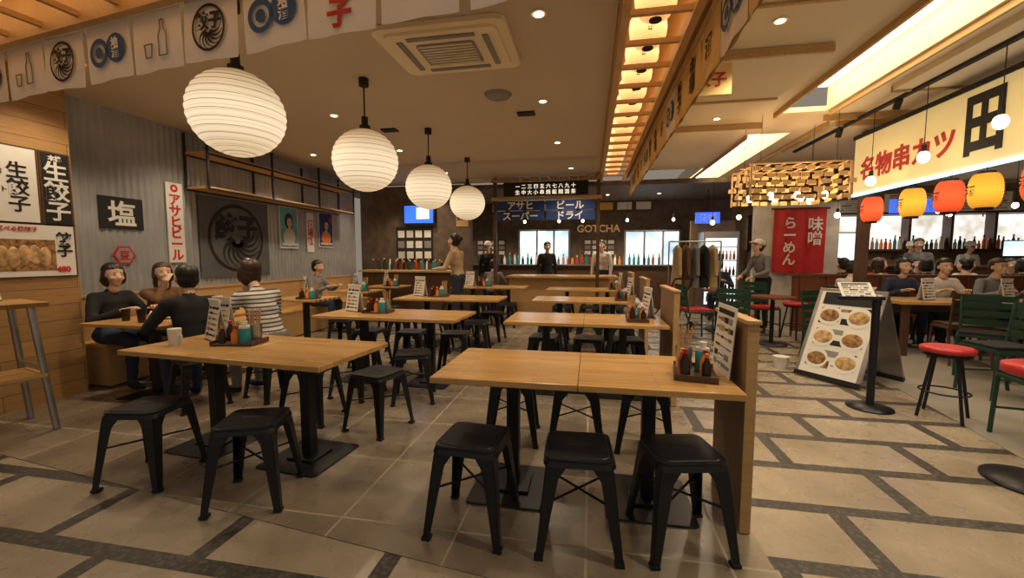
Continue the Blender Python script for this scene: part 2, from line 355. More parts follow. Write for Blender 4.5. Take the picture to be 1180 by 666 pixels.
def flag(kind,X,w=.43,h=.36,cm='cloth'):
    b=MB(); n=8; vs=[]
    for i in range(n+1):
        x=-w/2+w*i/n
        for j in range(4): vs.append((x,-h*j/3,.006*math.sin(i*1.1+j)*j/3))
    b.add(vs,[(i*4+j,(i+1)*4+j,(i+1)*4+j+1,i*4+j+1) for i in range(n) for j in range(3)],cm,X,True)
    Z=X@Matrix.Translation((0,-h/2,.014))
    if kind=='gyoza':
        b.ring((0,0),.118,.134,'ink',Z); b.text('餃子',.105,'ink',Z@Matrix.Translation((0,.04,0)),.004)
        for q in range(7):
            a0=-2.9+q*.42; vv=[]
            for i in range(9):
                u=i/8; r=.015+.10*u; a=a0+.8*u*u; w_=.010*(1-.5*u)
                vv+=[(r*math.cos(a)-w_*math.sin(a),-.015+r*math.sin(a)*.9+w_*math.cos(a),.001),(r*math.cos(a)+w_*math.sin(a),-.015+r*math.sin(a)*.9-w_*math.cos(a),.001)]
            b.add(vv,[(2*i,2*i+1,2*i+3,2*i+2) for i in range(8)],'ink',Z)
    elif kind=='sake':
        b.ring((-.08,0),.062,.092,'inkblue',Z); b.ring((-.08,0),0,.036,'inkblue',Z); b.ring((.085,.01),0,.09,'inkblue',Z)
        b.text('地\n酒',.07,'cloth',Z@Matrix.Translation((.085,.01,.003)),.002,line=.9)
    elif kind=='bottle':
        for pts_ in([(.03,-.10),(.10,-.10),(.10,.02),(.08,.06),(.08,.11),(.05,.11),(.05,.06),(.03,.02),(.03,-.10)],[(-.10,-.02),(-.09,-.10),(-.04,-.10),(-.03,-.02),(-.10,-.02)]):
            b.tube([(x,y,0) for x,y in pts_],.004,'greyp',5,Z)
    elif kind=='red': b.text('餃\n子',.16,'red',Z,.005,line=.9)
    else: b.text(kind,.14,'ink',Z,.006,line=.9)
    return b.obj('hanging_cloth_flag')
kinds=['sake','bottle','gyoza','sake','bottle','gyoza','sake','red','酒場','gyoza','bottle']
for i,k_ in enumerate(kinds):
    x=.45+i*.468
    if x>4.9: break
    flag(k_,Xb@Matrix.Translation((x,.02,2.88))@Matrix.Rotation(pi/2,4,'X')@Matrix.Rotation(.05*math.sin(i*2.3),4,'Z'))
for i in range(15):
    y=2.1+i*.45
    flag(['餃\n子','sake','酒','中\n華'][i%4],TX((.745,y,2.9),pi/2,-pi/2),.42,.38,'ycloth' if i%4!=1 else 'cloth')
for i in range(15):
    y=2.1+i*.45
    flag(['餃\n子','酒','中\n華'][i%3],TX((.765,y,2.9),pi/2,pi/2),.42,.38,'ycloth')
b=MB(); b.box((.725,5.3,3.0),(.04,7.3,.24),'woodbeam'); b.obj('trim_%d'%k); k+=1
b=MB(); b.box((0,0,0),(.34,.05,.26),'ycloth'); b.text('餃子',.13,'red',face((0,-.03,0),'s'),.003); b.box((0,0,.17),(.02,.02,.10),'blackmatte'); b.obj('hanging_shop_sign',(1.0,4.0,2.87))
# ------------------------------------------------------------------ big paper lanterns
b=MB(); R=.30; prof=[]
nr=18
for i in range(nr+1):
    p=-pi/2+pi*i/nr; p=max(-1.36,min(1.36,p)); prof.append((R*.95*math.sin(p),R*math.cos(p),R*math.cos(p)))
    if i<nr:
        q=p+pi/nr/2; q=max(-1.36,min(1.36,q)); prof.append((R*.95*math.sin(q),R*math.cos(q)*.98,R*math.cos(q)*.98))
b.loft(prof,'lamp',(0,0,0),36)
b.cyl((0,0,.285),(0,0,.32),.05,'blackmatte'); b.cyl((0,0,.32),(0,0,.40),.03,'blackmatte'); b.cyl((0,0,.4),(0,0,.68),.007,'ink'); b.cyl((0,0,.68),(0,0,.75),.045,'blackmatte')
for i in range(19):
    p=-pi/2+pi*i/nr; p=max(-1.36,min(1.36,p)); z=R*.95*math.sin(p); r=R*math.cos(p)
    b.loft([(z-.0016,r+.0012,r+.0012),(z+.0016,r+.0012,r+.0012)],'rib',(0,0,0),36,caps=False)
pl=b.mesh('paper_lantern')
for x,y,z,s_ in((-2.29,2.44,2.28,.95),(-2.1,3.7,2.25,1),(-2.09,5.25,2.25,1),(-2.06,6.9,2.25,1)):
    put(pl,'paper_lantern_pendant',(x,y,z),0,0,(s_,s_,s_))
# ------------------------------------------------------------------ stool
b=MB()
b.prism(rsq(.305,.305,.045),.437,.452,'black'); b.prism(rsq(.325,.325,.05),.415,.438,'black',k=.95)
b.prism(rsq(.27,.27,.04),.452,.456,'black',k=.97); b.prism(rsq(.11,.028,.013),.4555,.4575,'rubber')
for sx in(-1,1):
    for sy in(-1,1):
        lv=[(.145,.43,.10),(.155,.36,.062),(.172,.2,.048),(.192,.012,.034)]
        for (p0,z0,w0),(p1,z1,w1) in zip(lv,lv[1:]):
            t=.005
            b.hull8([(sx*p0,sy*p0,z0),(sx*(p0-w0),sy*p0,z0),(sx*(p0-w0),sy*(p0-t),z0),(sx*p0,sy*(p0-t),z0)],
                    [(sx*p1,sy*p1,z1),(sx*(p1-w1),sy*p1,z1),(sx*(p1-w1),sy*(p1-t),z1),(sx*p1,sy*(p1-t),z1)],'black')
            b.hull8([(sx*p0,sy*p0,z0),(sx*p0,sy*(p0-w0),z0),(sx*(p0-t),sy*(p0-w0),z0),(sx*(p0-t),sy*p0,z0)],
                    [(sx*p1,sy*p1,z1),(sx*p1,sy*(p1-w1),z1),(sx*(p1-t),sy*(p1-w1),z1),(sx*(p1-t),sy*p1,z1)],'black')
        b.box((sx*.177,sy*.177,.008),(.04,.04,.016),'rubber')
b.tube([(-.16,-.16,.24),(.16,.16,.24)],.006,'black'); b.tube([(-.16,.16,.24),(.16,-.16,.24)],.006,'black')
stm=b.mesh('metal_stool')
def stool(x,y,r=0): return put(stm,'metal_stool',(x,y,FZ),math.radians(r),.003)
for x,y,r in((-.56,1.95,-4),(-.04,1.94,3),(.43,2.0,12),(-.55,2.98,5),(-.08,2.95,0),(.40,3.0,-8),
             (-2.62,2.02,10),(-1.83,1.95,20),(-1.62,2.95,-15),(-2.25,3.02,3),(-1.62,3.62,20),(-2.2,3.62,-8)): stool(x,y,r)
for yt in(3.8,5.7,7.65):
    for x in(-.5,0,.42):
        if yt>3.8: stool(x,yt-.08,random.uniform(-10,10))
        stool(x,yt+.85,random.uniform(-10,10))
for yt in(3.8,5.65,7.9):
    for x in(-2.65,-2.1,-1.55):
        if yt>4: stool(x,yt-.08,random.uniform(-10,10))
        if yt<7.8: stool(x,yt+.86,random.uniform(-10,10))
# ------------------------------------------------------------------ tables
def table_mesh(w,d,n=2):
    b=MB()
    for i in range(n):
        pw=w/n; cx=-w/2+pw*(i+.5)
        b.box((cx,0,.715),(pw-.003,d,.032),'table'); b.box((cx,0,.695),(pw*.7,d*.7,.012),'black')
        b.box((cx,0,.35),(.07,.07,.69),'black'); b.prism([(p[0]+cx,p[1]) for p in rsq(.46,.46,.03)],0,.01,'black'); b.box((cx,0,.018),(.2,.2,.018),'black')
    return b.mesh('dining_table')
T15=table_mesh(1.5,.7); T16=table_mesh(1.58,.7); T8=table_mesh(.76,.62,1); T10=table_mesh(.92,.62,1)
def table(x,y,me=T15,r=0): return put(me,'dining_table',(x,y,FZ),math.radians(r),.004)
for y in(2.32,4.17,6.07,8.02): table(-.05,y)
table(-2.23,2.45,T16,-5); table(-2.05,4.17,T16,-2); table(-2.05,6.0,T16); table(-2.0,8.3)
for y in(3.3,4.02): table(-4.15,y,T10)
for y in(5.5,6.9,8.1): table(-4.15,y,T8)
for y in(5.45,6.9): stool(-3.5,y,5)
for i,y in enumerate((2.34,4.2,6.1,8.05)):
    b=MB(); w_=.48 if i==0 else .70
    b.box((.755,y,.515),(.045,w_,1.03),'woodz'); b.box((.755,y,1.037),(.065,w_+.03,.02),'woodlt'); b.box((.755,y-w_/2-.003,.515),(.05,.006,1.02),'woodlt'); b.obj('low_partition',(0,0,FZ),0,.003)
b=MB(); b.box((-5.03,5.9,.22),(.44,5.1,.40),'woodlt'); b.box((-5.03,5.9,.435),(.47,5.14,.03),'table'); b.box((-5.255,5.9,.68),(.035,5.14,.46),'woodlt'); b.box((-5.255,5.9,.92),(.06,5.14,.025),'woodlt')
b.obj('wall_bench',(0,0,FZ))
# ------------------------------------------------------------------ tabletop things
def bottle(b,c,r,h,m,cap):
    b.loft([(0,r,r),(h*.55,r,r),(h*.72,r*.55,r*.55),(h*.85,r*.4,r*.4)],m,c,14); b.cyl((c[0],c[1],c[2]+h*.85),(c[0],c[1],c[2]+h),r*.5,cap,None,12)
b=MB()
b.box((0,0,.008),(.28,.20,.012),'wooddark')
for sx in(-1,1): b.box((sx*.14,0,.018),(.01,.20,.03),'wooddark')
bottle(b,(-.10,.05,.014),.026,.14,'soy','red'); bottle(b,(-.04,.06,.014),.024,.13,'chili','yel'); bottle(b,(.0,-.05,.014),.026,.12,'orange','red'); bottle(b,(-.09,-.05,.014),.022,.12,'soy','orange')
b.loft([(0,.034,.034),(.1,.036,.036),(.105,.03,.03)],'teal',(.06,-.04,.014),16); b.cyl((.06,-.04,.118),(.06,-.04,.135),.034,'white'); b.cyl((.06,-.04,.135),(.06,-.04,.165),.02,'white')
b.loft([(0,.04,.04),(.12,.044,.044)],'steel',(.08,.05,.014),16)
for i in range(14):
    a=i*2.4; b.cyl((.08+.02*math.cos(a),.05+.02*math.sin(a),.03),(.08+.04*math.cos(a),.05+.04*math.sin(a),.225+.01*(i%3)),.003,'woodlt',None,6)
cond=b.mesh('condiment_tray')
b=MB()
def page(b,X,w,h,seed,red=True,base='white'):
    b.box((0,0,0),(w,h,.004),base,X=X); rr=random.Random(seed)
    cols=['ink','greyp','food','gyoza','food','greyp','ink']
    b.box((0,h*.40,.003),(w*.8,h*.07,.003),'red' if red else 'ink',X=X)
    for j in range(6):
        x=-w*.43; yy=h*.28-j*h*.13
        while x<w*.35:
            ww=rr.uniform(.12,.34)*w; hh=rr.uniform(.015,.09)*h
            ww=min(ww,w*.45-x); b.box((x+ww/2,yy,.003),(ww*.82,hh,.002),rr.choice(cols),X=X); x+=ww
Xm=Matrix.Translation((0,0,.155))@Matrix.Rotation(math.radians(80),4,'X'); page(b,Xm,.22,.30,1)
Xm=Matrix.Translation((0,.035,.155))@Matrix.Rotation(pi,4,'Z')@Matrix.Rotation(math.radians(80),4,'X'); page(b,Xm,.22,.30,2)
b.box((0,.02,.005),(.2,.1,.01),'wooddark'); menu=b.mesh('menu_stand')
TT=.735
def cset(x,y,r): put(cond,'condiment_tray',(x,y,TT),math.radians(r))
def mset(x,y,r): put(menu,'menu_stand',(x,y,TT),math.radians(r))
cset(.54,2.26,80); b=MB(); page(b,face((0,0,.18),'w')@Matrix.Rotation(math.radians(-4),4,'X'),.30,.36,9,False); b.obj('menu_card',(.70,2.34,TT))
mset(-2.70,2.56,-28); mset(-2.80,2.72,-15); put(cond,'condiment_tray',(-2.42,2.5,TT),math.radians(10))
b=MB(); b.loft([(0,.035,.035),(.09,.04,.04)],'white',(0,0,0),18); b.loft([(.09,.041,.041),(.115,.041,.041)],'white',(0,0,0),18); b.box((.05,0,.045),(.02,.012,.05),'white'); b.obj('sugar_pot',(-2.83,2.38,TT))
for y in(4.12,6.02,7.97): cset(.45,y,88); mset(.56,y+.24,-80)
for y,x in((4.2,-2.6),(6.05,-2.6),(8.3,-2.45)): cset(x+.33,y-.02,5); mset(x,y+.03,-25)
for y in(5.5,6.9,8.1): mset(-4.3,y+.16,-45); cset(-4.0,y-.14,20)
b=MB()
for i,(x,y) in enumerate(((-4.35,3.2),(-3.95,3.5),(-4.3,4.0),(-4.0,4.1),(-4.1,3.15))):
    b.loft([(0,.03,.03),(.11,.037,.037)],'glass' if i%2 else 'soy',(x,y,0),16,caps=False); b.loft([(0.002,.029,.029),(.07,.033,.033)],'soy' if i%2 else 'yel',(x,y,0),16)
b.obj('drinking_glasses',(0,0,TT))
b=MB()
for x,y in((-4.15,3.38),(-4.12,3.92)):
    b.loft([(0,.07,.07),(.012,.12,.12),(.016,.12,.12),(.006,.06,.06)],'white',(x,y,0),24)
    for j in range(5): b.ell((x-.05+j*.025,y,.024),(.016,.04,.014),'gyoza',None,8,6)
b.obj('gyoza_plates',(0,0,TT))
# ------------------------------------------------------------------ left wall signs
def poster(name,side,x,y,z,w,h,fn=None,base='white',frame=None,th=.01):
    b=MB(); X=face((x,y,z),side)
    if frame: b.box((0,0,-.004),(w+.03,h+.03,.012),frame,X=X)
    b.box((0,0,.005-th/2),(w,h,th),base,X=X)
    if fn: fn(b,X@Matrix.Translation((0,0,.007)),w,h)
    return b.obj(name)
xw=-4.89
def t(s,size,m,dx=0,dy=0,off=.003,line=1.0):
    return lambda b,X,w,h: b.text(s,size,m,X@Matrix.Translation((dx,dy,0)),off,line=line)
def multi(*fs):
    def g(b,X,w,h):
        for f in fs: f(b,X,w,h)
    return g
poster('menu_poster','e',xw,2.62,1.97,.66,.64,multi(t('ぎょうざ',.05,'red',0,.27),t('生\n餃\n子',.15,'ink',.2,-.02,.003,.95),t('餃子専門店\n焼きたて\n手包み\nテイクアウト\n営業中',.05,'ink',-.02,.0,.001),t('に\nん\nに\nく',.08,'white',-.26,.06,.003),),'white','wooddark')
b=MB(); b.box((0,0,0),(.12,.42,.002),'red',X=face((xw+.0065,2.36,2.03),'e')); b.obj('red_menu_label')
poster('black_gyoza_poster','e',xw,3.09,1.97,.2,.64,multi(t('生\n餃\n子',.19,'white',0,-.02,.004,.95),t('本格',.05,'white',0,.28)),'ink','wooddark')
def gy(b,X,w,h):
    b.box((-.04,-.04,0),(w*.72,h*.6,.002),'food',X=X)
    for i in range(7): b.ell((-.26+i*.07,-.05+.012*math.sin(i*1.7),.0),(.045,.095,.008),'gyoza',X)
    b.text('餃\n子',.12,'ink',X@Matrix.Translation((.31,.06,.003)),.004,line=.95); b.text('いろいろ選べる焼餃子',.045,'red',X@Matrix.Translation((-.1,.19,.003)),.001)
    b.text('480',.07,'red',X@Matrix.Translation((.29,-.17,.003)),.003)
poster('gyoza_photo_poster','e',xw,2.80,1.40,.78,.46,gy,'white','wooddark')
xs=-5.283
poster('shio_sign','e',xs,3.92,1.84,.46,.36,t('塩',.30,'white',0,0,.006),'ink')
b=MB(); X=face((xs,3.92,1.36),'e'); b.prism([(.12*math.cos(i*pi/3),.12*math.sin(i*pi/3)) for i in range(6)],-.01,0,'red',X); b.prism([(.095*math.cos(i*pi/3),.095*math.sin(i*pi/3)) for i in range(6)],0,.002,'corr',X); b.text('豆',.12,'red',X@Matrix.Translation((0,0,.004)),.003); b.obj('hexagon_wall_logo')
poster('vertical_beer_sign','e',xs,4.55,1.78,.22,1.02,multi(t('ア\nサ\nヒ\nビ\nー\nル',.165,'red',0,-.06,.005,.86),lambda b,X,w,h:b.ring((0,.44),.02,.05,'red',X,20)),'white')
def logo(b,X,w,h):
    b.ring((0,0),.455,.505,'ink',X,60); b.text('餃子',.40,'ink',X@Matrix.Translation((0,.17,0)),.018)
    for q in range(8):
        a0=-3.0+q*.40; vs=[];n=12
        for i in range(n+1):
            u=i/n; r=.05+.38*u; a=a0+1.0*u*u; w_=.038*(1-.5*u)
            vs+=[((r)*math.cos(a)-w_*math.sin(a),-.04+r*math.sin(a)*.92+w_*math.cos(a),.002),((r)*math.cos(a)+w_*math.sin(a),-.04+r*math.sin(a)*.92-w_*math.cos(a),.002)]
        b.add(vs,[(2*i,2*i+1,2*i+3,2*i+2) for i in range(n)],'ink',X)
poster('gyoza_emblem_panel','e',xs,5.5,1.62,1.25,1.15,logo,'slate',None,.012)
def portrait(bg,wear):
    def g(b,X,w,h):
        b.box((0,0,0),(w*.92,h*.94,.002),bg,X=X); b.ell((0,h*.15,.0),(w*.24,h*.2,.006),'hairb',X); b.ell((.01,h*.12,.004),(w*.14,h*.115,.006),'skinp',X)
        b.ell((0,-h*.24,.0),(w*.34,h*.22,.005),wear,X); b.ell((0,-h*.06,.002),(w*.07,h*.1,.006),'skinp',X); b.text('生',w*.25,'red',X@Matrix.Translation((w*.3,h*.3,.004)),.002)
        for s_ in(-1,1): b.ell((.01+s_*w*.05,h*.13,.010),(w*.02,h*.01,.002),'ink',X,8,5)
        b.ell((.01,h*.06,.009),(w*.03,h*.01,.002),'lips',X,8,5); b.box((0,-h*.4,.006),(w*.8,h*.06,.002),'cwhite',X=X)
    return g
poster('portrait_poster','e',xs,6.62,1.86,.46,.74,portrait('cyanp','cwhite'),'white')
poster('vertical_menu_sign','e',xs,7.2,1.8,.2,.74,t('酒\n場\n飯',.17,'red',0,0,.004,.95),'white')
poster('portrait_poster','e',xs,7.68,1.88,.46,.70,portrait('navy','orange'),'white')
b=MB()
for z in(2.25,2.7): b.box((-5.08,6.4,z),(.36,3.4,.03),'woodlt'); b.box((-4.9,6.4,z-.02),(.025,3.4,.025),'blackmatte'); b.box((-5.25,6.4,z-.02),(.025,3.4,.025),'blackmatte')
for y in(4.7,5.83,6.97,8.1):
    for x in(-4.9,-5.25): b.box((x,y,2.60),(.025,.025,.72),'blackmatte')
b.obj('wall_shelf')
b=MB()
b.box((0,0,.985),(.8,.55,.035),'table'); b.box((0,-.05,.44),(.74,.40,.03),'table')
for sx in(-1,1):
    for sy in(-1,1): b.cyl((sx*.32,sy*.2,.97),(sx*.39,sy*.25,0.01),.022,'steel')
    b.cyl((sx*.35,-.22,.5),(sx*.35,.22,.5),.014,'steel')
b.cyl((-.35,.21,.42),(.35,.21,.42),.014,'steel'); b.cyl((-.35,-.21,.42),(.35,-.21,.42),.014,'steel')
b.obj('high_table',(-4.42,2.14,0),math.radians(75),.003)
put(menu,'menu_stand',(-4.5,2.33,1.003),math.radians(-50))
# ------------------------------------------------------------------ kitchen & centre back
b=MB()
b.box((-.62,9.5,.44),(2.3,.8,.88),'woodlt'); b.box((-.62,9.45,.895),(2.4,.95,.04),'table'); b.obj('serving_counter',(0,0,FZ))
b=MB()
for x in(-2.0,.15): b.box((x,8.75,1.5),(.07,.07,2.99),'wooddark')
b.box((-.93,8.75,2.55),(2.3,.08,.07),'woodlt'); b.box((-.93,8.75,2.93),(2.3,.08,.07),'woodlt')
b.box((-.93,8.95,2.55),(2.3,.4,.03),'wooddark')
for i in range(12): b.box((-2.0+i*.195,8.6,2.93),(.03,.4,.04),'woodlt')
b.obj('kitchen_canopy',(0,0,0))
poster('menu_board','s',-.93,8.68,2.74,1.75,.28,multi(t('一 二 三 四 五 六 七 八 九 十',.10,'glyph',0,.05,.001),t('生 中 大 小 串 焼 飯 麺 酒 茶',.10,'glyph',0,-.07,.001)),'ink',None,.04)
for dx,tx in((-.52,'アサヒ'),(.52,'ビール')):
    poster('blue_noren_banner','s',-.93+dx,8.68,2.40,1.0,.19,t(tx,.19,'cloth',0,0,.005),'navy')
    poster('blue_noren_banner','s',-.93+dx,8.68,2.19,1.0,.19,t('スーパー' if dx<0 else 'ドライ',.19,'cloth',0,0,.005),'navy')
b=MB(); b.text('GOTCHA',.28,'gotcha',face((.22,12.09,2.13),'s'),.006,.02); b.obj('illuminated_letter_sign')
b=MB(); b.box((0,0,0),(.75,.05,.45),'blackmatte'); b.box((0,-.028,0),(.69,.004,.39),'blueneon'); b.box((.1,-.031,.02),(.3,.003,.25),'day'); b.box((0,.045,0),(.2,.06,.2),'blackmatte'); b.obj('television',(-3.85,9.05,2.30))
def papers(b,X,w,h):
    rr=random.Random(4)
    for i in range(4):
        for j in range(3): b.box((-w*.36+i*w*.24,-h*.3+j*h*.3,0),(w*.18,h*.2,.002),rr.choice(['white','cwhite','greyp','white']),X=X)
poster('notice_board','s',-4.0,9.115,1.62,.9,.8,papers,'blackmatte',None,.01)
poster('wooden_name_board','s',-2.85,9.115,2.2,.28,.36,t('営業中',.08,'ink'),'woodlt',None,.01)
b=MB(); b.box((-3.95,8.78,.5),(2.1,.5,1.0),'wooddark'); b.box((-3.95,8.75,1.02),(2.2,.6,.04),'woodlt'); b.obj('drinks_counter',(0,0,FZ))
rr=random.Random(5)
b=MB()
for i in range(26): bottle(b,(-4.9+i*.075,8.85+.08*(i%2),0),.03,.2+.08*rr.random(),rr.choice(['soy','green','teal','chili','white','glass']),rr.choice(['red','white','yel','ink']))
b.obj('bottle_collection',(0,0,1.044))
b=MB(); b.box((-.6,11.6,.55),(5.4,.6,1.1),'wooddark'); b.box((-.6,11.6,1.11),(5.5,.7,.03),'steel')
b.obj('back_kitchen_counter',(0,0,FZ))
b=MB()
for i in range(40): bottle(b,(-3.1+i*.125,11.45+.1*(i%3),0),.035,.2+.12*rr.random(),rr.choice(['soy','green','teal','chili','white','steel','orange']),rr.choice(['red','white','yel','ink']))
b.obj('bottle_collection',(0,0,1.132))
b=MB(); b.box((0,0,.95),(.75,.6,1.9),'steel'); b.box((0,-.305,1.0),(.65,.01,1.5),'fridge')
for z in(.55,.9,1.25,1.55): b.box((0,-.315,z),(.65,.01,.02),'steel')
for z in(.3,.56,.91,1.26):
    for i in range(8): bottle(b,(-.27+i*.077,-.33,z+.01),.028,.2,['green','soy','orange','white','chili'][(i+int(z*10))%5],'red')
b.obj('drinks_fridge',(2.9,10.45,FZ))
for i,(x,w_) in enumerate(((-2.9,.9),(.25,.9))):
    poster('kitchen_notice_board','s',x,12.115,1.6,w_,.5,papers,'wooddark',None,.01)
b=MB(); b.box((-.6,12.0,2.72),(4.6,.24,.28),'wooddark')
for i in range(9): b.box((-2.6+i*.5,11.87,2.72),(.38,.01,.2),['white','cwhite','yel','white'][i%4])
b.obj('menu_strip_board')
def pendant(x,y,z,top,r=.05):
    b=MB(); b.cyl((0,0,.08),(0,0,top-z),.004,'ink',None,6); b.cyl((0,0,.04),(0,0,.12),.022,'blackmatte'); b.ell((0,0,0),(r,r,r*1.2),'glow'); b.obj('pendant_bulb',(x,y,z))
for x,y,z in((3.3,5.8,2.25),(3.3,5.0,2.35),(3.3,4.2,2.45),(3.3,7.2,2.2)): pendant(x,y,z,3.06)
for x,y in((2.5,9.4),(3.1,9.7),(4.5,10.4),(5.4,9.2),(6.2,8.7),(4.4,8.6),(5.2,7.5),(6.8,7.2),(7.4,9)): pendant(x,y,2.15+.1*math.sin(x*7),3.12,.045)
for x in(-1.7,-.8,-.2,.9,2.0): pendant(x,10.9,2.25,2.86,.035)
b=MB(); b.box((3.3,5.2,3.075),(.05,5.2,.03),'blackmatte')
for y in(3.2,3.8,5.4,6.5): b.cyl((3.3,y,3.06),(3.3,y+.05,2.97),.035,'blackmatte')
b.obj('lighting_track')
# ------------------------------------------------------------------ right restaurant
b=MB(); b.box((3.66,4.6,2.58),(.12,4.2,.74),'signy')
b.box((3.66,4.6,2.975),(.16,4.24,.05),'blackmatte')
def rt(s,size,y,z,m,off,cx=1): b.text(s,size,m,face((3.595,y,z),'w'),off,.003,1,cx)
rt('名物串カツ',.31,5.80,2.52,'red',.008,.98); rt('田',.62,4.74,2.60,'ink',.022,.72); rt('中',.62,4.12,2.60,'ink',.022,.72)
b.box((3.6,4.6,2.19),(.05,4.2,.03),'ledb'); b.obj('shop_sign_board')
b=MB(); b.box((3.80,6.78,1.55),(.12,.10,3.10),'wooddark'); b.obj('sign_post')
def chochin(x,y,z,pm):
    b=MB(); r=.12; prof=[]
    for i in range(13):
        q=-1.15+2.3*i/12; rr_=r*(math.cos(q)**.45); prof.append((.155*math.sin(q)/math.sin(1.15),rr_,rr_))
        if i<12: q2=q+.096; r2=r*(math.cos(q2)**.45)*.965; prof.append((.155*math.sin(q2)/math.sin(1.15),r2,r2))
    b.loft(prof,pm,(0,0,0),22)
    for s_ in(-1,1): b.cyl((0,0,s_*.155),(0,0,s_*.178),.062,'blackmatte')
    b.cyl((0,0,.17),(0,0,2.18-z),.004,'ink',None,6); b.text('酒',.10,'ink',face((-.122,0,0),'w'),.002); b.cyl((0,0,-.24),(0,0,-.178),.006,'red',None,6); b.obj('hanging_lantern',(x,y,z))
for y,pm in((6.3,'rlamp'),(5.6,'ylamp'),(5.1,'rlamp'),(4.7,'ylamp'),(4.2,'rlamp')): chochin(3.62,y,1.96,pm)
b=MB()
for lv in range(5):
    z=-.26+lv*.125; a=.78-.04*abs(lv-2); c=.5
    for ln,ax in((2*a,'x'),(2*c,'y')):
        n=8 if ax=='x' else 5
        for sd in(-1,1):
            for i in range(n+1):
                u=-ln/2+ln*(i+(lv%2)*.5)/n
                if abs(u)>ln/2: continue
                off=.03*(1 if (i+lv)%2 else -1)
                p=(u,sd*c+off,z) if ax=='x' else (sd*a+off,u,z)
                sz=(ln/n*.72,.015,.075) if ax=='x' else (.015,ln/n*.72,.075)
                b.box(p,sz,'woodbeam')
for sx in(-1,1):
    for sy in(-1,1): b.box((sx*.78,sy*.5,0),(.03,.03,.64),'woodlt'); b.cyl((sx*.6,sy*.4,.3),(sx*.6,sy*.4,1.19),.004,'ink',None,6)
for i in range(7): b.box((-.72+i*.24,0,.31),(.03,1.05,.02),'woodlt')
for sy in(-1,0,1): b.box((0,sy*.45,.33),(1.6,.03,.02),'woodlt')
for i in range(6): b.ell((-.55+i*.22,.18*(-1)**i,-.2),(.055,.055,.07),'glow'); b.cyl((-.55+i*.22,.18*(-1)**i,-.13),(-.55+i*.22,.18*(-1)**i,.3),.004,'ink',None,6)
cho=b.obj('wooden_lattice_chandelier',(2.55,6.2,2.28),0,0,(.72,.72,.72))
for dx in(-.3,.3):
    l=D.lights.new('chandelier_bulb','POINT'); l.energy=9; l.color=(1,.62,.28); l.shadow_soft_size=.05
    lo=D.objects.new('bulb',l); S.collection.objects.link(lo); lo.parent=cho; lo.location=(dx,0,.02)
b=MB(); n=16; vs=[]
for i in range(n+1): x=-.5+i/n; vs+=[(x,.02*math.sin(i*1.2),.65),(x,.03*math.sin(i*1.2+.5),-.65)]
b.add(vs,[(2*i,2*i+1,2*i+3,2*i+2) for i in range(n)],'red',None,True)
b.text('味\n噌',.3,'white',face((.28,-.05,.2),'s'),.004,line=.95); b.text('ら\nー\nめ\nん',.26,'white',face((-.2,-.05,0),'s'),.006,line=.95)
b.cyl((-.55,0,.66),(.55,0,.66),.02,'wooddark'); b.obj('red_noren_banner',(3.97,9.0,1.64),0,0,(.92,1,.95))
b=MB(); b.box((3.95,9.15,1.2),(1.5,.12,2.4),'cwhite'); b.box((3.95,9.15,2.77),(1.7,.2,.74),'wooddark'); b.obj('ramen_shop_wall',(0,0,FZ))
b=MB(); b.box((0,0,0),(.62,.06,.2),'blueneon'); b.text('いちばん',.15,'white',face((0,-.035,0),'s'),.003); b.cyl((0,0,.1),(0,0,1.0),.01,'ink'); b.obj('blue_light_sign',(4.75,7.3,2.10))
b=MB(); b.box((0,0,0),(.5,.06,.24),'blueneon'); b.text('酒場',.18,'white',face((0,-.035,0),'s'),.003); b.cyl((0,0,.1),(0,0,.62),.01,'ink'); b.obj('blue_light_sign',(2.55,10.0,2.20))
b=MB(); b.box((2.9,10.9,1.1),(1.0,.12,2.2),'brownwall'); b.obj('wall_brown_partition',(0,0,FZ))
b=MB(); b.box((5.8,8.3,.5),(4.4,.10,1.0),'woodred'); b.box((5.8,8.3,1.01),(4.5,.16,.04),'woodred')
for i in range(11): b.box((3.7+i*.42,8.23,.5),(.04,.04,1.0),'woodred')
b.obj('low_wooden_rail',(0,0,FZ))
b=MB(); b.box((7.6,11.2,.55),(6.5,.6,1.1),'wooddark'); b.box((7.6,11.2,1.12),(6.6,.7,.04),'woodred'); b.obj('bar_counter',(0,0,FZ))
b=MB()
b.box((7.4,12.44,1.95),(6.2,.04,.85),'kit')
for z in(1.5,2.42): b.box((7.4,12.3,z),(6.4,.3,.05),'wooddark')
for i in range(8): b.box((4.25+i*.9,12.3,1.95),(.06,.3,.95),'wooddark')
b.box((7.4,12.35,.75),(6.4,.1,1.5),'brownwall'); b.obj('kitchen_pass_opening',(0,0,FZ))
b=MB()
for i in range(58): bottle(b,(4.5+i*.1,12.25,0),.036,.2+.16*rr.random(),rr.choice(['soy','green','teal','chili','white','steel','orange','soy','green']),rr.choice(['red','white','yel','ink']))
b.obj('bottle_collection',(0,0,1.53))
b=MB(); b.box((0,0,0),(1.0,.06,.62),'day'); b.box((0,.02,0),(1.06,.06,.68),'steel'); b.box((0,.03,-.93),(.06,.06,1.22),'steel'); b.obj('illuminated_display',(5.3,10.6,1.548))
b=MB(); b.box((0,0,0),(.5,.04,.36),'blackmatte'); b.box((0,-.022,0),(.46,.004,.32),'day'); b.box((0,.03,-.25),(.05,.05,.2),'blackmatte'); b.box((0,0,-.36),(.2,.2,.02),'blackmatte'); b.obj('monitor',(9.2,11.1,1.52))
for i,x in enumerate((5.6,7.0,8.4)):
    b=MB(); page(b,face((0,0,0),'s'),1.0,.4,20+i,True); b.cyl((0,.01,.2),(0,.01,.6),.01,'ink'); b.obj('hanging_menu_board',(x,10.9,2.54))
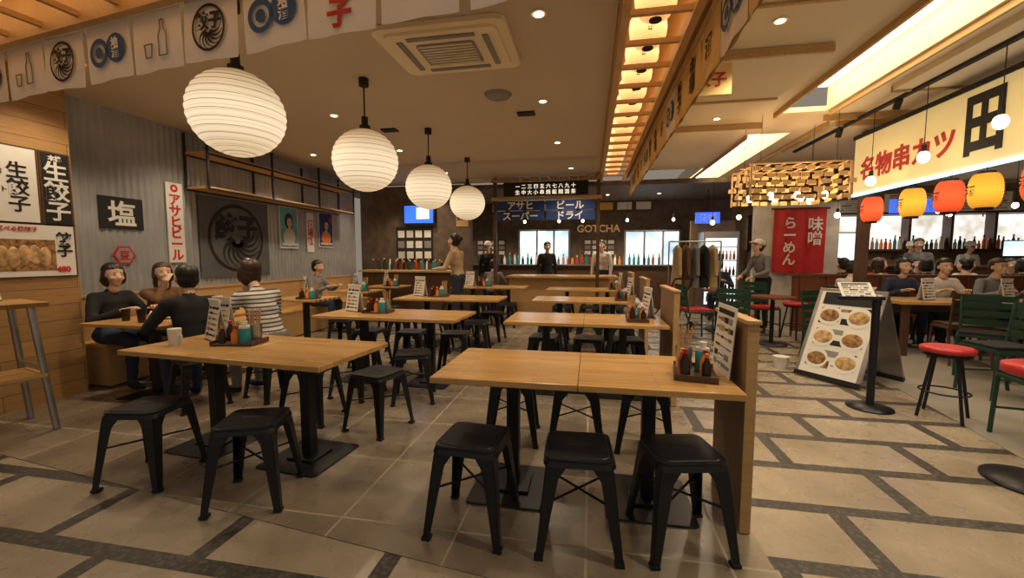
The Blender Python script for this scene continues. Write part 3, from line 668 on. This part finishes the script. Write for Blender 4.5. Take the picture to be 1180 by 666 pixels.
def barstool_mesh(h=.6):
    b=MB(); b.loft([(h-.05,.15,.15),(h-.045,.17,.17),(h-.01,.172,.172),(h,.15,.15)],'redseat',(0,0,0),24)
    b.loft([(h-.075,.155,.155),(h-.05,.155,.155)],'black',(0,0,0),24)
    for i in range(4):
        a=pi/4+i*pi/2; b.cyl((.1*math.cos(a),.1*math.sin(a),h-.06),(.19*math.cos(a),.19*math.sin(a),0),.012,'black')
    n=24; r=.155
    b.tube([(r*math.cos(2*pi*i/n),r*math.sin(2*pi*i/n),.22) for i in range(n+1)],.008,'black',6); return b.mesh('bar_stool')
bs=barstool_mesh(.6)
for x,y in((2.93,4.02),(2.25,7.3),(3.3,7.5)): put(bs,'bar_stool',(x,y,FZ),random.random())
b=MB(); b.loft([(0,.22,.22),(.012,.22,.22),(.03,.08,.08),(.04,.03,.03)],'black',(0,0,0),32); b.cyl((0,0,.03),(0,0,.66),.028,'black'); b.loft([(.65,.15,.15),(.66,.17,.17),(.71,.17,.17),(.72,.14,.14)],'redseat',(0,0,0),28); b.obj('pedestal_stool',(2.60,2.90,FZ))
def chair_mesh(m,seat='redseat'):
    b=MB()
    for s_ in(-1,1):
        b.tube([(s_*.2,-.2,0),(s_*.2,-.18,.45),(s_*.2,.2,.46),(s_*.21,.26,.88)],.015,m); b.cyl((s_*.2,.17,.46),(s_*.2,.25,0),.015,m)
        b.cyl((s_*.2,-.19,.2),(s_*.2,.22,.2),.009,m)
    b.prism(rsq(.42,.42,.05),.45,.475,m); b.box((0,0,.49),(.38,.38,.03),seat)
    for z in(.58,.68,.78,.86): b.box((0,.205+(z-.46)*.14,z),(.42,.014,.07),m)
    return b.mesh('chair')
gc=chair_mesh('green','blackmatte'); gr=chair_mesh('green')
for j,(x,y,r) in enumerate(((3.2,3.5,-100),(2.1,6.5,150),(3.4,6.75,-60),(3.05,5.95,30),(1.7,7.15,100),(3.9,4.75,-90),(4.35,5.5,-40),(2.9,7.75,10))): put(gr if j in(1,4,7) else gc,'green_metal_chair',(x,y,FZ),math.radians(r))
bc=chair_mesh('wooddark','wooddark')
for x,y,r in((4.6,6.15,170),(5.2,6.15,185),(6.0,6.15,180)): put(bc,'wooden_chair',(x,y,FZ),math.radians(r))
def rtable(x,y,w=.6):
    b=MB(); b.loft([(.71,w/2,w/2),(.74,w/2,w/2)],'woodred',(0,0,0),28); b.cyl((0,0,.02),(0,0,.71),.03,'black'); b.loft([(0,.22,.22),(.015,.22,.22),(.03,.05,.05)],'black',(0,0,0),28); b.obj('round_table',(x,y,FZ))
rtable(2.75,6.95); rtable(2.3,8.15)
b=MB(); b.box((0,0,.72),(2.2,.8,.04),'table')
for sx in(-1,1):
    for sy in(-1,1): b.box((sx*1.0,sy*.33,.35),(.07,.07,.70),'wooddark')
b.box((0,0,.62),(2.0,.04,.1),'wooddark'); b.obj('long_wooden_table',(5.2,6.8,FZ),0,.004)
b=MB(); b.box((0,0,.72),(.9,1.6,.04),'woodred')
for sx in(-1,1):
    for sy in(-1,1): b.box((sx*.38,sy*.7,.35),(.06,.06,.70),'wooddark')
b.obj('wooden_table',(5.0,4.2,FZ),0,.004)
for x,y,z in((4.6,6.7,.744),(5.6,6.8,.744),(4.9,4.6,.744)): put(menu,'menu_stand',(x,y,z),.4)
b=MB(); b.loft([(0,.17,.17),(.012,.17,.17),(.035,.05,.05)],'black',(0,0,0),32); b.cyl((0,0,.03),(0,0,.92),.030,'black'); b.cyl((0,0,.92),(0,0,.97),.036,'black')
b.box((-.13,-.02,.985),(.34,.05,.03),'black'); page(b,TX((-.15,.02,1.05),math.radians(50),0),.26,.17,33,False); b.obj('stanchion_post',(2.47,4.15,0))
b=MB()
for sgn in(-1,1):
    Xa=Matrix.Translation((sgn*.19,0,.5))@Matrix.Rotation(-pi/2 if sgn<0 else pi/2,4,'Z')@Matrix.Rotation(math.radians(68),4,'X')
    b.box((0,0,0),(.66,1.04,.02),'steel',X=Xa); page(b,Xa@Matrix.Translation((0,.0,.013)),.58,.96,40+sgn,False)
    b.box((0,.40,.018),(.5,.14,.004),'ink',X=Xa)
    for i in range(3):
        for j in range(2):
            c_=(-.14+j*.29,.20-i*.25); b.ring(c_,0,.115,'white',Xa,24,.019); b.ell((c_[0],c_[1],.018),(.10,.075,.006),['food','gyoza'][(i+j)%2],Xa)
    b.box((0,-.5,0),(.66,.05,.035),'black',X=Xa)
b.obj('a_frame_menu_board',(2.83,5.15,0),math.radians(32))
b=MB(); b.loft([(0,.07,.07),(.14,.09,.09)],'cwhite',(0,0,0),18); b.obj('small_bucket',(2.3,5.5,0))
b=MB()
for s_ in(-1,1): b.cyl((s_*.5,0,.02),(s_*.5,0,1.65),.015,'steel'); b.cyl((s_*.5,-.2,.02),(s_*.5,.2,.02),.015,'steel')
b.cyl((-.5,0,1.65),(.5,0,1.65),.015,'steel')
for i,mm in enumerate(('cbeige','cbrown','cgrey','cblack','cbeige')):
    x=-.34+i*.17; b.loft([(1.58,.02,.02),(1.54,.05,.16),(1.45,.07,.22),(1.1,.08,.2),(.8,.1,.24),(.72,.1,.25)],mm,(x,0,0),16); b.cyl((x,0,1.57),(x,0,1.66),.004,'steel',None,6)
    for sy in(-1,1): b.caps((x,sy*.19,1.48),(x+.02,sy*.25,.98),.05,.04,mm)
b.obj('coat_rack',(2.1,9.1,0))
b=MB()
for s_ in(-1,1):
    b.tube([(s_*.2,-.35,.95),(s_*.2,-.05,.5),(s_*.2,.35,.08)],.014,'black'); b.tube([(s_*.2,.1,.8),(s_*.2,-.3,.08)],.014,'black')
    for y in(.35,-.3): b.cyl((s_*.2-.02,y,.08),(s_*.2+.02,y,.08),.08,'rubber',None,18)
b.cyl((-.2,-.35,.95),(.2,-.35,.95),.018,'rubber'); b.add([(-.18,.12,.82),(.18,.12,.82),(.18,-.02,.42),(-.18,-.02,.42),(.18,-.28,.38),(-.18,-.28,.38)],[(0,1,2,3),(3,2,4,5)],'cred')
b.obj('pushchair',(1.5,8.2,0),.5)
b=MB(); b.box((-2.6,7.2,2.86),(5.3,.006,.28),'glass'); b.box((-2.6,7.2,2.715),(5.3,.02,.012),'steel'); b.obj('glass_smoke_screen')
# ------------------------------------------------------------------ people
def remesh(b,vox,it=4):
    me=b.mesh('tmp'); o=D.objects.new('tmp',me); S.collection.objects.link(o)
    r=o.modifiers.new('r','REMESH'); r.mode='VOXEL'; r.voxel_size=vox
    s=o.modifiers.new('s','SMOOTH'); s.factor=.5; s.iterations=it
    dg=bpy.context.evaluated_depsgraph_get(); dg.update(); oe=o.evaluated_get(dg); m2=oe.to_mesh()
    vs=[v.co.copy() for v in m2.vertices]; fs=[tuple(p.vertices) for p in m2.polygons]
    oe.to_mesh_clear(); D.objects.remove(o); D.meshes.remove(me); return vs,fs
h=MB(); h.ell((0,.045,0),(.038,.052,.014),'skin'); h.caps((0,-.03,0),(0,.02,0),.022,.022,'skin')
for x,L_,sp in((-.029,.058,-.10),(-.010,.072,-.03),(.010,.078,.03),(.029,.068,.10)):
    p=Vector((x,.082,0)); a=.25; h.caps((x*.6,.03,0),p,.010,.0095,'skin')
    for k2,fr in enumerate((.45,.32,.23)):
        q=p+Vector((math.sin(sp)*L_*fr,math.cos(a)*L_*fr,-math.sin(a)*L_*fr)); h.caps(p,q,.0088-.0006*k2,.0082-.0008*k2,'skin',None,8); p=q; a+=.38
h.caps((.02,.012,-.002),(.046,.042,-.012),.013,.0105,'skin',None,8); h.caps((.046,.042,-.012),(.055,.07,-.022),.0105,.0085,'skin',None,8)
HAND=remesh(h,.0038,2)
hd=MB(); hd.ell((0,-.012,.028),(.074,.090,.085),'skin'); hd.ell((0,.018,-.02),(.060,.068,.08),'skin'); hd.ell((0,.045,-.078),(.032,.034,.028),'skin')
hd.caps((0,.08,.0),(0,.098,-.03),.008,.012,'skin'); hd.caps((-.012,.086,-.034),(.012,.086,-.034),.008,.008,'skin')
for s_ in(-1,1): hd.ell((s_*.075,-.008,-.012),(.011,.018,.03),'skin'); hd.ell((s_*.035,.062,-.03),(.022,.02,.02),'skin')
hd.ell((0,.076,-.055),(.024,.016,.012),'skin'); hd.caps((0,-.02,-.14),(0,-.01,-.04),.048,.046,'skin')
HEAD=remesh(hd,.007,3)
def wig(style):
    w=MB(); w.ell((0,-.022,.045),(.086,.094,.082),'hairb',None,20,12); w.ell((0,-.045,-.005),(.083,.072,.09),'hairb',None,18,10)
    if style in('long','bob'):
        for s_ in(-1,1): w.ell((s_*.074,-.01,-.02),(.022,.045,.075),'hairb',None,12,10)
    if style=='long': w.ell((0,-.058,-.10),(.084,.05,.14),'hairb',None,18,12)
    if style=='bob': w.ell((0,-.04,-.05),(.094,.072,.08),'hairb',None,18,12)
    if style=='bun': w.ell((0,-.12,.05),(.042,.04,.042),'hairb',None,12,8)
    vs,fs=remesh(w,.009,2)
    out=[]
    for v in vs:
        if v.y>0 and v.z<.052 and abs(v.x)<.078: v=Vector((v.x,v.y*.3,v.z))
        n_=math.sin(v.x*260)*.0016; out.append(Vector((v.x,v.y+n_,v.z+n_*.5)))
    return out,fs
WIG={s_:wig(s_) for s_ in('short','bob','long','bun')}; WIG['cap']=WIG['bun']
def person(name,loc,rz,pose='sit',top='cblack',bot='cnavy',hair='hairb',style='short',seat=.455,wr=None,hy=0,hp=0,lean=.05,sc=1,shoe='cblack',female=True,legs=None):
    P=[]
    def C(a,b,ra,rb,reg): P.append(('c',Vector(a),Vector(b),ra,rb,reg))
    def E(c,r,reg): P.append(('e',Vector(c),Vector(r),0,0,reg))
    h=seat if pose=='sit' else .86
    k=.93 if female else 1.0
    def bp(x,y,z): return (x,y+lean*(z-0.05)*1.6,h+z)
    E(bp(0,0,.09),(.16*k,.115,.105),'bot'); E(bp(0,0,.2),(.14*k,.10,.12),'top'); E(bp(0,.005,.32),(.155*k,.108,.13),'top'); E(bp(0,0,.42),(.16*k,.098,.10),'top')
    E(bp(0,0,.13),(.158*k,.115,.07),'top')
    shl=[bp(s_*.168*k,-.005,.475) for s_ in(-1,1)]
    C(shl[0],shl[1],.058,.058,'top'); C(bp(0,-.01,.5),bp(0,.0,.53),.064,.052,'top'); C(bp(0,-.005,.52),bp(0,.02,.62),.047,.045,'skin')
    hc=Vector(bp(0,.03,.70))
    if wr is None:
        wr=[(-.16,.34,.80-.0),(.16,.34,.80)] if pose=='sit' else [(-.24,.08,.80),(.24,.08,.80)]
    for i,s_ in enumerate((-1,1)):
        sh=Vector(shl[i]); w=Vector(wr[i]); d=w-sh; L1,L2=.27,.245; dl=min(d.length,(L1+L2)*.99); dn=d.normalized(); w=sh+dn*dl
        a=(L1*L1-L2*L2+dl*dl)/(2*dl); hh=math.sqrt(max(1e-5,L1*L1-a*a))
        pole=Vector((s_*.6,-.35,-.8)); pole=(pole-dn*pole.dot(dn)).normalized(); el=sh+dn*a+pole*hh
        C(sh,el,.060,.048,'top'); C(el,w,.046,.034,'top'); C(w,w+(w-el).normalized()*.03,.022,.02,'skin')
        f=(w-el).normalized(); up=Vector((0,0,1)) if abs(f.z)<.8 else Vector((s_,0,0))
        xx=f.cross(up).normalized(); zz=xx.cross(f)
        R=Matrix(((xx.x,f.x,zz.x),(xx.y,f.y,zz.y),(xx.z,f.z,zz.z))).to_4x4()
        fl=Matrix.Diagonal((-s_,1,1,1)) if abs(f.z)<.8 else Matrix.Diagonal((1,1,1,1))
        P.append(('h',Matrix.Translation(w+f*.012)@R@fl,None,0,0,None))
    if pose=='sit':
        for s_ in(-1,1):
            hp_=(s_*.09,0.01,h+.085); kn=(s_*.11,.40,h+.055); an=(s_*.11,.37,.09)
            C(hp_,kn,.088,.066,'bot'); C(kn,an,.064,.044,'bot'); E((s_*.11,.43,.04),(.042,.12,.038),'shoe'); C(an,(s_*.11,.37,.05),.035,.035,'shoe')
    else:
        lg=legs or (0,0)
        for i,s_ in enumerate((-1,1)):
            dy=lg[i]; hp_=(s_*.085,0,h+.06); kn=(s_*.09,.03+dy*.6,.49); an=(s_*.095,dy,.09)
            C(hp_,kn,.09,.066,'bot'); C(kn,an,.062,.046,'bot'); E((s_*.095,.06+dy,.04),(.042,.12,.038),'shoe'); C(an,(s_*.095,dy,.05),.035,.035,'shoe')
    b=MB()
    for p in P:
        if p[0]=='c': b.caps(p[1],p[2],p[3],p[4],'skin',None,12)
        elif p[0]=='e': b.ell(p[1],p[2],'skin',None,16,10)
    vs,fs=remesh(b,.02,3)
    segs=[]
    for p in P:
        if p[0]=='c':
            d=p[2]-p[1]; segs.append((0,p[1],d,max(1e-9,d.dot(d)),p[3],p[4],p[5]))
        elif p[0]=='e': segs.append((1,p[1],p[2],min(p[2]),0,0,p[5]))
    groups={}
    for f in fs:
        c=(vs[f[0]]+vs[f[2]])*.5; best=9;reg='top'
        for s_ in segs:
            if s_[0]==0:
                q=c-s_[1]; t_=min(1,max(0,q.dot(s_[2])/s_[3])); d=(q-s_[2]*t_).length-(s_[4]+(s_[5]-s_[4])*t_)
            else:
                q=c-s_[1]; r=s_[2]; d=(math.sqrt((q.x/r.x)**2+(q.y/r.y)**2+(q.z/r.z)**2)-1)*s_[3]
            if d<best: best=d; reg=s_[6]
        groups.setdefault(reg,[]).append(f)
    for i,v in enumerate(vs):
        vs[i]=v+Vector((math.sin(v.z*55+v.x*20),math.cos(v.z*48+v.y*25),0))*.0022
    o=MB(); mm={'top':top,'bot':bot,'skin':'skin','shoe':shoe}
    o.v+=vs
    for reg,ff in groups.items():
        i=o.mi(mm[reg])
        for f in ff: o.f.append(list(f)); o.m.append(i); o.s.append(True)
    for p in P:
        if p[0]=='h': o.add(HAND[0],HAND[1],'skin',p[1],True)
    X=Matrix.Translation(hc)@Matrix.Rotation(hy,4,'Z')@Matrix.Rotation(-hp,4,'X')@Matrix.Diagonal((1.04,1.04,1.04,1))
    o.add(HEAD[0],HEAD[1],'skin',X,True)
    for s_ in(-1,1):
        o.ell((s_*.029,.0725,.0),(.013,.006,.0065),'eyew',X,10,6); o.ell((s_*.029,.0765,.0),(.006,.004,.006),'ink',X,8,6); o.ell((s_*.030,.077,.019),(.016,.005,.003),hair,X,8,6)
    o.ell((0,.089,-.055),(.019,.005,.005),'lips',X,10,6)
    o.add(WIG[style][0],WIG[style][1],hair,X,True)
    if style=='cap':
        o.loft([(.03,.094,.108),(.08,.09,.10),(.12,.07,.08),(.14,.03,.03)],'cwhite',(0,-.01,0),20,X); o.prism([(-.08,.06),(.08,.06),(.07,.15),(0,.175),(-.07,.15)],.03,.04,'cwhite',X)
    return o.obj(name,loc,rz) if sc==1 else put(o.mesh(name),name,loc,rz,0,(sc,sc,sc))
E90=-pi/2; W90=pi/2
person('seated_woman_dark_coat',(-4.90,3.46,FZ),E90,style='bob',hy=-.2)
person('seated_woman_hand_at_face',(-4.90,3.97,FZ),E90-.1,top='cbrown',style='long',hair='hairbr',wr=[(-.16,.36,.80),(.07,.21,1.05)],hy=-.35,hp=-.1)
r3=math.radians(66); stool(-3.46,3.10,66); person('seated_diner_black_jacket',(-3.46,3.10,FZ),r3,style='short',hy=.1,wr=[(-.2,.36,.80),(.16,.36,.80)],hp=-.2,lean=.12,female=False)
r4=math.radians(76); stool(-2.98,3.45,70); person('seated_woman_striped_shirt',(-2.98,3.45,FZ),r4,top='stripe',bot='cgrey',hair='hairbr',style='bob',wr=[(-.2,.45,.86),(.14,.45,.86)],lean=.26,hp=-.25,hy=.1,female=False,sc=1.04)
person('seated_diner',(-4.90,6.75,FZ),E90,top='cgrey',style='short',female=False)
person('standing_waitress',(-2.32,7.15,FZ),W90-.2,'stand',top='cbeige',bot='cnavy',style='bun',wr=[(-.15,.33,1.08),(.15,.33,1.08)],hp=-.2,sc=1.04,legs=(-.05,.1))
stool(-2.2,9.35,0); person('seated_man_grey_jacket',(-2.2,9.35,FZ),0,top='cgrey',style='short',female=False)
person('standing_cook',(-2.6,10.6,FZ),pi,'stand',top='cblack',style='cap',sc=1.02)
person('standing_cook',(.3,10.7,FZ),pi-.4,'stand',top='cwhite',style='short',sc=1.04,female=False)
person('standing_cook',(-1.1,10.7,FZ),pi+.4,'stand',top='cblack',style='short',sc=1.02,female=False)
person('standing_woman_white_cap',(3.2,8.55,FZ),W90+.4,'stand',top='cgrey',bot='cblack',style='cap',lean=.12,wr=[(-.16,.36,1.0),(.16,.36,1.0)],hp=-.3,sc=.98)
stool(4.05,7.6,0); person('seated_man_white_shirt',(4.05,7.6,FZ),E90+.3,top='cwhite',bot='cnavy',style='short',female=False,lean=.12)
for x,y,r,tp,hs,st in((5.05,9.75,2.6,'cblack','hairb','short'),(5.7,9.7,3.4,'cred','hairbr','bob'),(6.4,9.7,2.9,'cblack','hairb','short'),(7.2,9.7,3.2,'cwhite','hairb','short'),(2.75,9.75,2.8,'cnavy','hairb','bob'),(8.0,9.8,3.0,'cbrown','hairb','short'),(6.75,7.0,1.5,'cblack','hairbr','long'),(8.4,8.2,2.0,'cgrey','hairb','short'),
    (4.75,7.55,pi,'cnavy','hairb','bob'),(5.3,7.55,pi-.1,'cwhite','hairb','short'),(5.95,7.55,pi+.1,'cgrey','hairbr','short'),(4.7,8.75,.1,'cblack','hairb','short'),(5.3,8.8,.2,'cwhite','hairbr','long'),(6.0,8.75,-.2,'cblack','hairb','bob'),(6.7,8.8,.3,'cbeige','hairb','short'),(7.5,8.8,-.3,'cblack','hairb','bob'),(9.0,9.6,2.8,'cred','hairb','short'),(7.3,7.6,1.2,'cnavy','hairb','short')):
    stool(x,y,0); person('seated_diner',(x,y,FZ),r,top=tp,hair=hs,style=st,lean=.1,sc=1.03)
for x,tp in((6.0,'cwhite'),(7.6,'cblack'),(8.8,'cwhite')): person('standing_cook',(x,11.75,FZ),pi,'stand',top=tp,style='cap')
person('standing_customer',(7.0,10.55,FZ),2.6,'stand',top='cgrey',style='short',female=False,sc=1.03)
# ------------------------------------------------------------------ world, camera
w=D.worlds.new('World'); S.world=w; w.use_nodes=True; bg=w.node_tree.nodes['Background']; bg.inputs[0].default_value=(1,.86,.68,1); bg.inputs[1].default_value=.25
S.view_settings.view_transform='Standard'; S.view_settings.exposure=0
c=D.cameras.new('camera'); c.sensor_width=36; c.lens=480/1180*36; c.clip_start=.05; c.clip_end=100
co=D.objects.new('camera',c); S.collection.objects.link(co); co.location=(0,0,1.35); co.rotation_euler=(math.radians(85.5),0,math.radians(10.6)); S.camera=co
